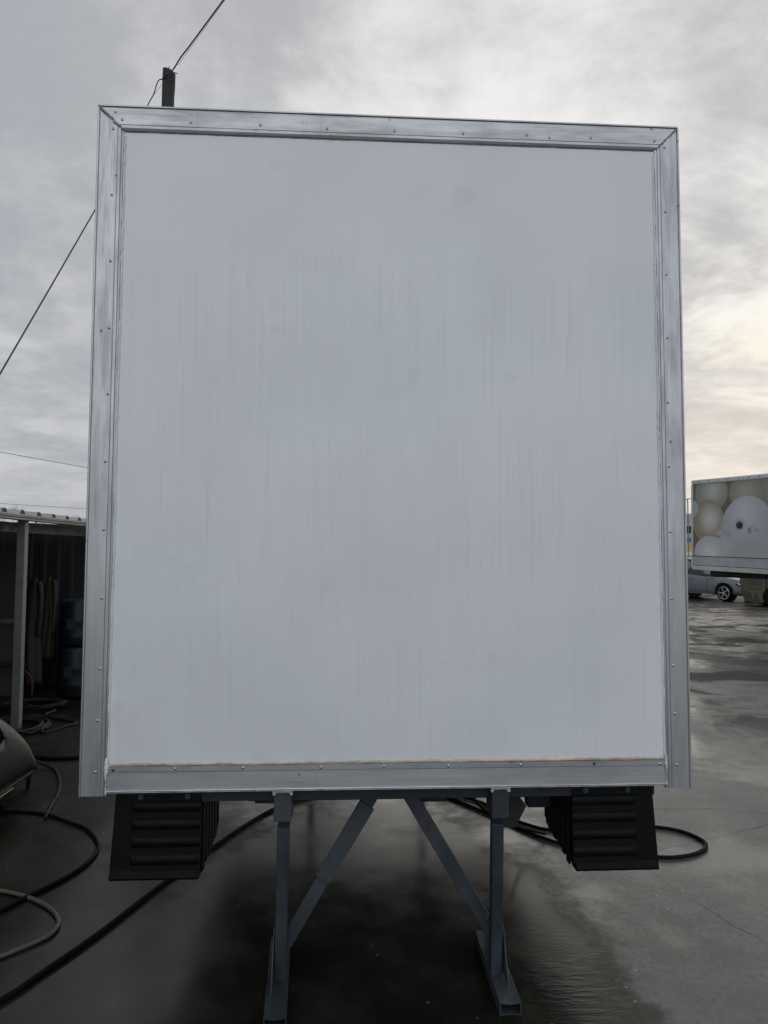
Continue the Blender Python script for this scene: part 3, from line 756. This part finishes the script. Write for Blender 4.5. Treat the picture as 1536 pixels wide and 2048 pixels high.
c1b = MB().tube([(-2.60, 7.0, 8.62), far+Vector((.02, 0, .0)), far+dirn*6+Vector((.02, 0, .02)), far+dirn*14+Vector((.02, 0, .5))], .0025, 5).build('support_wire', CAB)
tag(c1b, 'hair thin wire running along the cable above the wooden pole', 'wire')
pole2 = empty('wooden_pole', far+dirn*14-Vector((0, 0, (far+dirn*14).z)))
tag(pole2, 'second wooden pole carrying the cable, standing behind the viewer', 'pole')
MB().cyl((0, 0, 0), (0, 0, (far+dirn*14).z+.6), .13, .1, 16).build('pole_shaft', POLEM, pole2)
c2 = MB().tube(smooth_path([(-2.83, 7.12, 8.49), (-2.875, 7.07, 8.44), (-2.898, 7.032, 8.34), (-2.908, 6.944, 8.15), (-2.918, 6.80, 7.95), (-2.93, 6.66, 7.74)], 6)+[Vector((-3.052, 5.288, 5.673)), Vector((-3.11, 4.3, 4.38)), Vector((-3.151, 3.426, 3.263)), Vector((-3.195, 2.683, 2.35)), Vector((-3.33, 2.45, 2.10))], .0075, 8).build('overhead_cable', CAB, None, smooth=True)
tag(c2, 'black cable sagging from the pole down to the left towards the shed roof', 'cable')
c2b = MB().tube([(-2.84, 7.1, 8.40), (-2.925, 6.80, 7.95)], .0025, 5).build('support_wire', CAB)
tag(c2b, 'short thin wire left of the pole top beside the sagging cable', 'wire')
for a_, b_, r_, lb in (((-14.991, 28.003, 5.974), (-12.64, 31.897, 5.779), .012, 'thin distant wire crossing the sky left of the box above the shed roof'), ((-29.765, 58.929, 5.787), (-22.181, 58.533, 5.349), .016, 'faintest and lowest distant wire just above the shed roof')):
    a_, b_ = Vector(a_), Vector(b_); e = (b_-a_)
    o = MB().tube([a_-e*3, a_, b_, b_+e*1.2], r_, 5).build('power_line', CAB); tag(o, lb, 'wire')

# bare bushes behind the shed
TWIG = simple('grey_twigs', (.10, .095, .09), .8)
def bush(cx, cy, h, sp, seed, label, nb=9):
    rnd = random.Random(seed); root = empty('bare_tree', (cx, cy, 0)); tag(root, label, 'tree', 'bare trees beyond the shed')
    MB().tube([(0, 0, 0), (.03, 0, h*.3), (0, 0, h*.5)], .09, 7, [.11, .09, .06]).build('trunk', TWIG, root)
    mb = MB()
    def br(p, dd, ln, r, dep):
        q = p+dd*ln*.5+Vector((rnd.uniform(-.05, .05), 0, 0)); e = p+dd*ln
        mb.tube([p, q, e], r, 4, [r, r*.8, r*.5])
        if dep == 0: return
        for _ in range(3 if dep > 1 else 4):
            n_ = (dd+Vector((rnd.uniform(-.75, .75), rnd.uniform(-.5, .5), rnd.uniform(-.15, .6)))).normalized()
            br(p.lerp(e, rnd.uniform(.45, 1)), n_, ln*rnd.uniform(.5, .75), r*.6, dep-1)
    for k in range(nb):
        br(Vector((0, 0, h*rnd.uniform(.25, .5))), Vector((rnd.uniform(-1, 1)*sp, rnd.uniform(-.4, .4), rnd.uniform(.5, 1))).normalized(), h*.28, .03, 3)
    mb.build('crown', TWIG, root)
bush(-18.7, 38.3, 4.15, 1.0, 3, 'bare winter tree showing above the shed roof, the fuller one', 12)
bush(-15.3, 38.2, 3.75, .8, 9, 'sparse bare tree just left of the box above the shed roof')
bush(-17.1, 39.5, 3.7, .9, 12, 'small bare bush between the two other bare trees')

# ------------------------------------------------------------------ far truck with the egg picture
A = Vector((9.25, 16.03, 0)); dd2 = Vector((.29974, -.95402, 0)); S = .8
truck = empty('box_truck', A, (0, 0, math.atan2(dd2.y, dd2.x)))
tag(truck, 'white high sided truck box printed with eggs and a chick, parked at the right edge', 'truck')
# local: x = along towards the camera, y = away (+), side facing the viewer at y=0 ; printed picture
def mat_mural():
    m, t = newmat('egg_print')
    o = t.n('ShaderNodeTexCoord').outputs['Object']; x, y, z = t.xyz(o)
    wn = t.m('MULTIPLY', t.m('SUBTRACT', t.noise(o, 3.0, 2), .5), .02)
    c = t.mix(t.ramp(z, 1.5, 3.0, 0, 1), (.17, .10, .05), (.115, .105, .08))
    def egg(c, u, v, ru, rv, rim, mid, hl=None, soft=.06):
        u *= S; ru *= S; v = 1.75+(v-1.75)*S; rv *= S
        a = t.m('MULTIPLY', t.m('SUBTRACT', x, u), 1/ru); b = t.m('MULTIPLY', t.m('SUBTRACT', z, v), 1/rv)
        dd = t.m('SQRT', t.m('ADD', t.m('MULTIPLY', a, a), t.m('MULTIPLY', b, b)))
        hx, hz = hl or (0, .0)
        a2 = t.m('SUBTRACT', a, hx); b2 = t.m('SUBTRACT', b, hz)
        d2 = t.m('SQRT', t.m('ADD', t.m('MULTIPLY', a2, a2), t.m('MULTIPLY', b2, b2)))
        cc = t.mix(t.ramp(d2, 0, .95), mid, rim)
        return t.mix(t.ramp(dd, 1-soft, 1+soft, 1, 0), c, cc)
    OL = (.22, .21, .17); BE = (.235, .22, .165)
    c = egg(c, 3.35, 3.75, .85, .75, (.20, .19, .16), (.27, .26, .22), None, .1)
    c = egg(c, .85, 3.78, .68, .58, (.25, .245, .21), (.46, .465, .45), (.1, .1), .06)
    c = egg(c, 2.2, 3.75, .62, .5, (.25, .24, .20), (.36, .35, .31), None, .1)
    c = egg(c, .72, 2.85, .66, .72, (.27, .235, .165), (.56, .57, .55), (.12, .1), .05)
    c = egg(c, 0.0, 3.30, .30, .30, (.36, .37, .38), (.40, .41, .42))
    c = egg(c, 3.5, 2.75, .75, .70, (.36, .39, .44), (.40, .43, .47), None, .03)
    c = egg(c, 2.27, 2.50, 1.02, 1.12, (.36, .395, .44), (.50, .53, .57), (-.1, .5), .03)
    c = egg(c, 1.22, 2.46, .20, .10, (.34, .35, .35), (.44, .45, .45), None, .25)
    c = egg(c, 1.45, 1.93, .62, .43, (.40, .42, .43), (.47, .49, .50), None, .03)
    c = egg(c, .78, 1.80, .66, .56, (.42, .45, .46), (.60, .63, .65), None, .03)
    c = egg(c, 2.6, 1.75, 1.1, .5, (.36, .38, .39), (.37, .40, .41), None, .3)
    c = egg(c, 1.98, 2.70, .22, .20, (.36, .39, .43), (.16, .17, .19), None, .4)
    c = egg(c, 1.98, 2.70, .125, .115, (.012, .012, .014), (.01, .01, .012), None, .1)
    n5 = t.noise(o, 9.0, 5, .6)
    def smudge(c, u, v, ru, rv, k):
        u *= S; ru *= S; v = 1.75+(v-1.75)*S; rv *= S
        a = t.m('MULTIPLY', t.m('SUBTRACT', x, u), 1/ru); b = t.m('MULTIPLY', t.m('SUBTRACT', z, v), 1/rv)
        dd = t.m('SQRT', t.m('ADD', t.m('MULTIPLY', a, a), t.m('MULTIPLY', b, b)))
        f = t.m('MULTIPLY', t.ramp(dd, .3, 1, 1, 0), t.ramp(n5, .45, .62, 0, k))
        return t.mix(f, c, (.10, .10, .11))
    c = smudge(c, 1.42, 2.56, .22, .12, .9); c = smudge(c, 1.6, 2.38, .14, .10, .9); c = smudge(c, 1.35, 2.75, .08, .18, .7)
    c = smudge(c, 2.45, 2.55, .3, .2, .7)
    c = t.mix(t.ramp(t.noise(o, 2.0, 4), .45, .7, 0, .2), c, (.3, .3, .29))
    fin(t, col=c, rough=.35, spec=.4); return m
WHT = simple('weathered_white_trim', (.50, .52, .53), .5, 0, .15, 4)
WHT2 = simple('dirty_white_rail', (.46, .45, .41), .55, 0, .25, 3)
b = empty('box_body', (0, 0, 0)); b.parent = truck; b.rotation_euler = (0, R(1.35), 0)
# the body is pitched a little nose-down about its tail
TL = 7.2; zt = 3.76; zb = 1.35
MB().b2((.06, .03, zb+.02), (TL, 2.35, zt-.03)).build('box_shell', WHT, b, .02)
mural = MB().b2((.07, .022, 1.70), (TL-.05, .0285, 3.64)).build('printed_side_panel', mat_mural(), b)
MB().b2((0, 0, 3.635), (TL, .06, zt)).build('top_trim', WHT, b, .03)
MB().b2((0, .0, zb), (.055, .07, 3.634)).build('rear_corner_trim', WHT, b, .015)
MB().b2((.055, .004, 1.45), (TL, .03, 1.688)).build('kick_panel', simple('grey_kick_panel', (.36, .38, .39), .5, 0, .2, 5), b)
MB().b2((.055, -.004, 1.688), (TL, .03, 1.702)).build('dark_seam', DARKST, b)
MB().b2((.055, -.004, 1.436), (TL, .03, 1.452)).build('dark_seam', DARKST, b)
MB().b2((.055, -.012, zb-.03), (TL, .05, 1.437)).build('side_rail', WHT2, b, .008)
for k in range(14):
    MB().cyl((.3+k*.32, -.002, 3.70), (.3+k*.32, -.012, 3.70), .014, None, 8).build('rivet', DARKST, b)
MB().b2((.2, .5, 1.12), (TL, .62, 1.32)).build('chassis_rail', DARKST, truck)
MB().b2((.2, 1.75, 1.12), (TL, 1.87, 1.32)).build('chassis_rail', DARKST, truck)
for k, ux in enumerate((4.6, 5.8)):
    MB().b2((ux-.06, .2, .42), (ux+.06, 2.15, .56)).build('axle', DARKST, truck)
    for yy in (.32, 2.03):
        q = MB().cyl((ux, yy-.17, .5), (ux, yy+.17, .5), .5, None, 32).build('wheel', RUBBER, truck, .03)
        MB().cyl((ux, yy-.19, .5), (ux, yy-.165, .5), .27, .24, 24).build('rim', ALUE, q)
    MB().b2((ux-.4, .3, .95), (ux+.4, .7, 1.13)).build('leaf_spring_hanger', DARKST, truck)

# ------------------------------------------------------------------ silver car
CARP = simple('silver_car_paint', (.16, .17, .19), .3, .5, .0, 1, 0, 0)
GLASSD = simple('dark_window_glass', (.012, .018, .02), .08, 0, .1, 3, 0, .02)
ci = Vector((.39, -.92, 0)).normalized()
# local x forward, y left ; right side (y=-.9) faces the viewer ; front axle at x=0
fa = Vector((13.80, 22.45, 0)); left = Vector((-ci.y, ci.x, 0))
corg = fa+left*.80
car = empty('silver_car', corg, (0, 0, math.atan2(ci.y, ci.x)))
tag(car, 'silver grey saloon car with five spoke wheels parked behind the egg printed truck', 'car')
st_ = [  # x, halfwidth, sill z, bumper-belt z, roof z, roof halfwidth
 (.86, .55, .28, .62, .66, .50), (.80, .74, .22, .66, .71, .62), (.55, .87, .20, .70, .80, .72), (.0, .91, .20, .76, .90, .76), (-.55, .91, .20, .84, .97, .72),
 (-.85, .91, .20, .88, 1.10, .68), (-1.45, .91, .20, .91, 1.56, .56), (-2.1, .91, .20, .93, 1.62, .56), (-2.8, .90, .20, .95, 1.56, .56), (-3.25, .88, .22, .97, 1.30, .62), (-3.55, .84, .25, .96, 1.02, .68), (-3.62, .74, .34, .90, .94, .66)]
mb = MB(); secs = []
for x_, hw, z0, z1, z2, rw in st_:
    ri = [(-hw+.06, z0), (-hw, z0+.10), (-hw, z0+(z1-z0)*.55), (-hw+.015, z1-.05), (-hw+.06, z1), (-rw, z2-.02), (-rw+.14, z2+.004)]
    full = ri+[(-a, b_) for a, b_ in ri[::-1]]
    secs.append([(x_, a, b_) for a, b_ in full])
mb.sweep(secs); cb = mb.build('body', CARP, car, smooth=True)
cu = MB()
for xx in (0, -2.62): cu.cyl((xx, -1.2, .315), (xx, -.62, .315), .37, None, 40); cu.cyl((xx, .62, .315), (xx, 1.2, .315), .37, None, 40)
cu = cu.build('cutter', None); cu.parent = car
s_ = cb.modifiers.new('s', 'SUBSURF'); s_.levels = 2; s_.render_levels = 2
md = cb.modifiers.new('b', 'BOOLEAN'); md.operation = 'DIFFERENCE'; md.object = cu; md.solver = 'EXACT'
bpy.context.view_layer.update(); dg = bpy.context.evaluated_depsgraph_get()
me = bpy.data.meshes.new_from_object(cb.evaluated_get(dg)); cb.modifiers.clear(); cb.data = me
if not me.materials: me.materials.append(CARP)
bpy.data.objects.remove(cu)
for xx in (0, -2.62):
    for s in (-1, 1):
        q = MB().cyl((xx, s*.70, .315), (xx, s*.90, .315), .315, None, 36).build('wheel', RUBBER, car, .03)
        rim = MB()
        rim.cyl((xx, s*.885, .315), (xx, s*.902, .315), .045, None, 16)
        for k in range(5):
            a = 2*math.pi*k/5+.3+math.pi/2
            for e in (-.09, .09):
                rim.bar((xx+.03*math.cos(a), s*.896, .315+.03*math.sin(a)), (xx+.222*math.cos(a+e), s*.896, .315+.222*math.sin(a+e)), .014, .026, (0, 1, 0))
        N = 40
        rim.tube([(xx+.225*math.cos(2*math.pi*k/N), s*.897, .315+.225*math.sin(2*math.pi*k/N)) for k in range(N+1)], .012, 6)
        rim.build('rim', simple('alloy', (.6, .61, .63), .3, .8), q)
        MB().cyl((xx, s*.62, .315), (xx, s*.69, .315), .36, None, 32).build('wheel_arch_liner', RIVD, car)
def carpoly(name, pts, m, y, th=.012, par=car):
    mb = MB(); mb.sweep([[(a, y+k*th+tl*(b_-.9), b_) for a, b_, tl in [(p_[0], p_[1], tilt) for p_ in pts]] for k in (0, 1)]); return mb.build(name, m, par)
tilt = .52
carpoly('side_window', [(-.78, .935), (-1.42, 1.47), (-2.10, 1.55), (-2.85, 1.48), (-3.15, 1.10), (-1.8, .965)], GLASSD, -.873, .03)
MB().box((-.62, -.97, .96), (.16, .14, .10)).build('wing_mirror', RIVD, car, .03)
MB().bar((-.45, -.922, .27), (-2.2, -.922, .25), .008, .03, (0, 1, 0)).build('sill_trim', ALUE, car)
mb = MB(); mb.sweep([[(.84, -.55, .62), (.80, -.72, .64), (.52, -.86, .72), (.50, -.875, .62), (.66, -.86, .54), (.80, -.74, .52), (.87, -.5, .53)], [(.80, -.5, .60), (.75, -.65, .62), (.5, -.8, .70), (.5, -.80, .62), (.62, -.8, .55), (.75, -.68, .53), (.8, -.5, .54)]])
hl_ = mb.build('headlight', GLASSD, car)
MB().bar((.56, -.885, .69), (.72, -.84, .585), .03, .05, (0, 1, 0)).build('light_strip', simple('clear_lens', (.6, .62, .65), .1), hl_, .008)
MB().bar((-1.35, -.925, .80), (-1.57, -.925, .80), .025, .02, (0, 1, 0)).build('door_handle', CARP, car, .006)
MB().b2((-.70, -.914, .25), (-.708, -.902, .86)).build('door_gap', RIVD, car)

# ------------------------------------------------------------------ yellow forklift
YEL = simple('ochre_machine_paint', (.095, .078, .038), .6, 0, .3, 10)
YELD = simple('worn_ochre_paint', (.045, .038, .022), .65, 0, .4, 8)
fl = empty('yellow_forklift', (13.20, 19.95, 0), (0, 0, R(-14)))
tag(fl, 'ochre yellow forklift with a dark triangle on its corner, beyond the printed truck', 'forklift')
# local x: away to the right along the body, y back ; rear end at x=0
mb = MB()
mb.sweep([[(0, yy, .98), (.52, yy, .98), (.52, yy, .50), (.46, yy, .12), (.15, yy, .12), (.02, yy, .50)] for yy in (0, .95)])
mb.build('counterweight', YEL, fl, .02)
MB().b2((.075, -.012, .72), (.43, -.002, .97)).build('radiator_grille', RIVD, fl)
MB().b2((.03, -.014, .58), (.40, -.003, .635)).build('dark_slot', RIVD, fl)
mb = MB(); mb.sweep([[(.13, yy, .13), (.215, yy, .50), (.235, yy, .50), (.385, yy, .13)] for yy in (-.012, -.003)]); mb.build('hazard_triangle', simple('hazard_dark', (.03, .035, .045), .6), fl)
MB().b2((.525, .01, .45), (1.75, .94, .93)).build('chassis', YELD, fl, .02)
MB().b2((.50, -.005, .925), (1.78, .95, .965)).build('deck_edge', YEL, fl, .008)
MB().b2((.62, .0, .60), (.68, .008, .86)).build('dark_slot', RIVD, fl)
for x_, rr in ((.76, .33), (1.95, .33)):
    for yy in (.10, .85):
        q = MB().cyl((x_, yy-.13, rr), (x_, yy+.13, rr), rr, None, 30).build('wheel', RUBBER, fl, .03)
        MB().cyl((x_, yy-.14, rr), (x_, yy-.12, rr), rr*.5, None, 20).build('rim', YELD, q)
MB().b2((1.76, .1, .2), (2.15, .85, .9)).build('front_frame', YELD, fl, .02)
for yy in (.2, .75):
    MB().b2((2.16, yy-.05, .08), (2.30, yy+.05, 2.1)).build('mast_rail', DARKST, fl)
    MB().b2((2.31, yy-.05, .06), (3.3, yy+.05, .10)).build('fork', DARKST, fl)
    MB().bar((.35, yy, .95), (.55, yy, 2.0), .05, .05).build('guard_pillar', YELD, fl)
    MB().bar((1.75, yy, .95), (1.55, yy, 2.0), .05, .05).build('guard_pillar', YELD, fl)
MB().b2((.5, .15, 1.99), (1.6, .80, 2.03)).build('overhead_guard', YELD, fl)
MB().b2((.62, .25, .966), (1.1, .70, 1.12)).build('seat', RIVD, fl, .03)

# ------------------------------------------------------------------ far roadside building between the box and the truck
ks = empty('roadside_building', (20.3, 38.2, 0), (0, 0, R(-28)))
tag(ks, 'far building with a blue and yellow front just right of the white box', 'building')
KW = simple('pale_render', (.42, .42, .40), .7)
MB().b2((-1.6, 0, 0), (15, 4, 4.15)).build('wall', KW, ks, .02)  # hidden length behind the truck added to block low sky reflected in the ground
MB().b2((-1.62, -.05, 3.42), (15, -.005, 3.5)).build('ledge', WHT, ks)
MB().b2((-1.5, -.03, 2.98), (1.6, -.008, 3.40)).build('upper_window', GLASSD, ks)
MB().b2((-1.62, -.06, 2.42), (15, -.008, 2.70)).build('blue_band', simple('blue_paint', (.03, .17, .42), .5), ks)
MB().b2((-1.62, -.055, 1.86), (15, -.008, 2.418)).build('yellow_band', simple('yellow_paint', (.60, .42, .04), .5), ks)
MB().b2((-1.65, -.10, 1.62), (15, -.008, 1.845)).build('white_band', simple('white_paint', (.75, .75, .73), .5), ks)
MB().b2((-1.5, -.04, .3), (1.6, -.008, 1.45)).build('lower_window', GLASSD, ks)
mp = tag(MB().cyl((19.19, 36.2, 0), (19.19, 36.2, 5.2), .045, .04, 10).build('steel_mast', DARKST), 'thin dark mast close beside the right edge of the white box', 'mast')
lp = empty('lamp_post', (19.36, 36.2, 0)); tag(lp, 'slim grey post with a short top arm left of the printed truck', 'post')
MB().cyl((0, 0, 0), (0, 0, 4.9), .035, .03, 10).build('shaft', POSTM, lp)
MB().bar((-.12, 0, 4.86), (.3, 0, 4.9), .05, .05).build('arm', POSTM, lp)
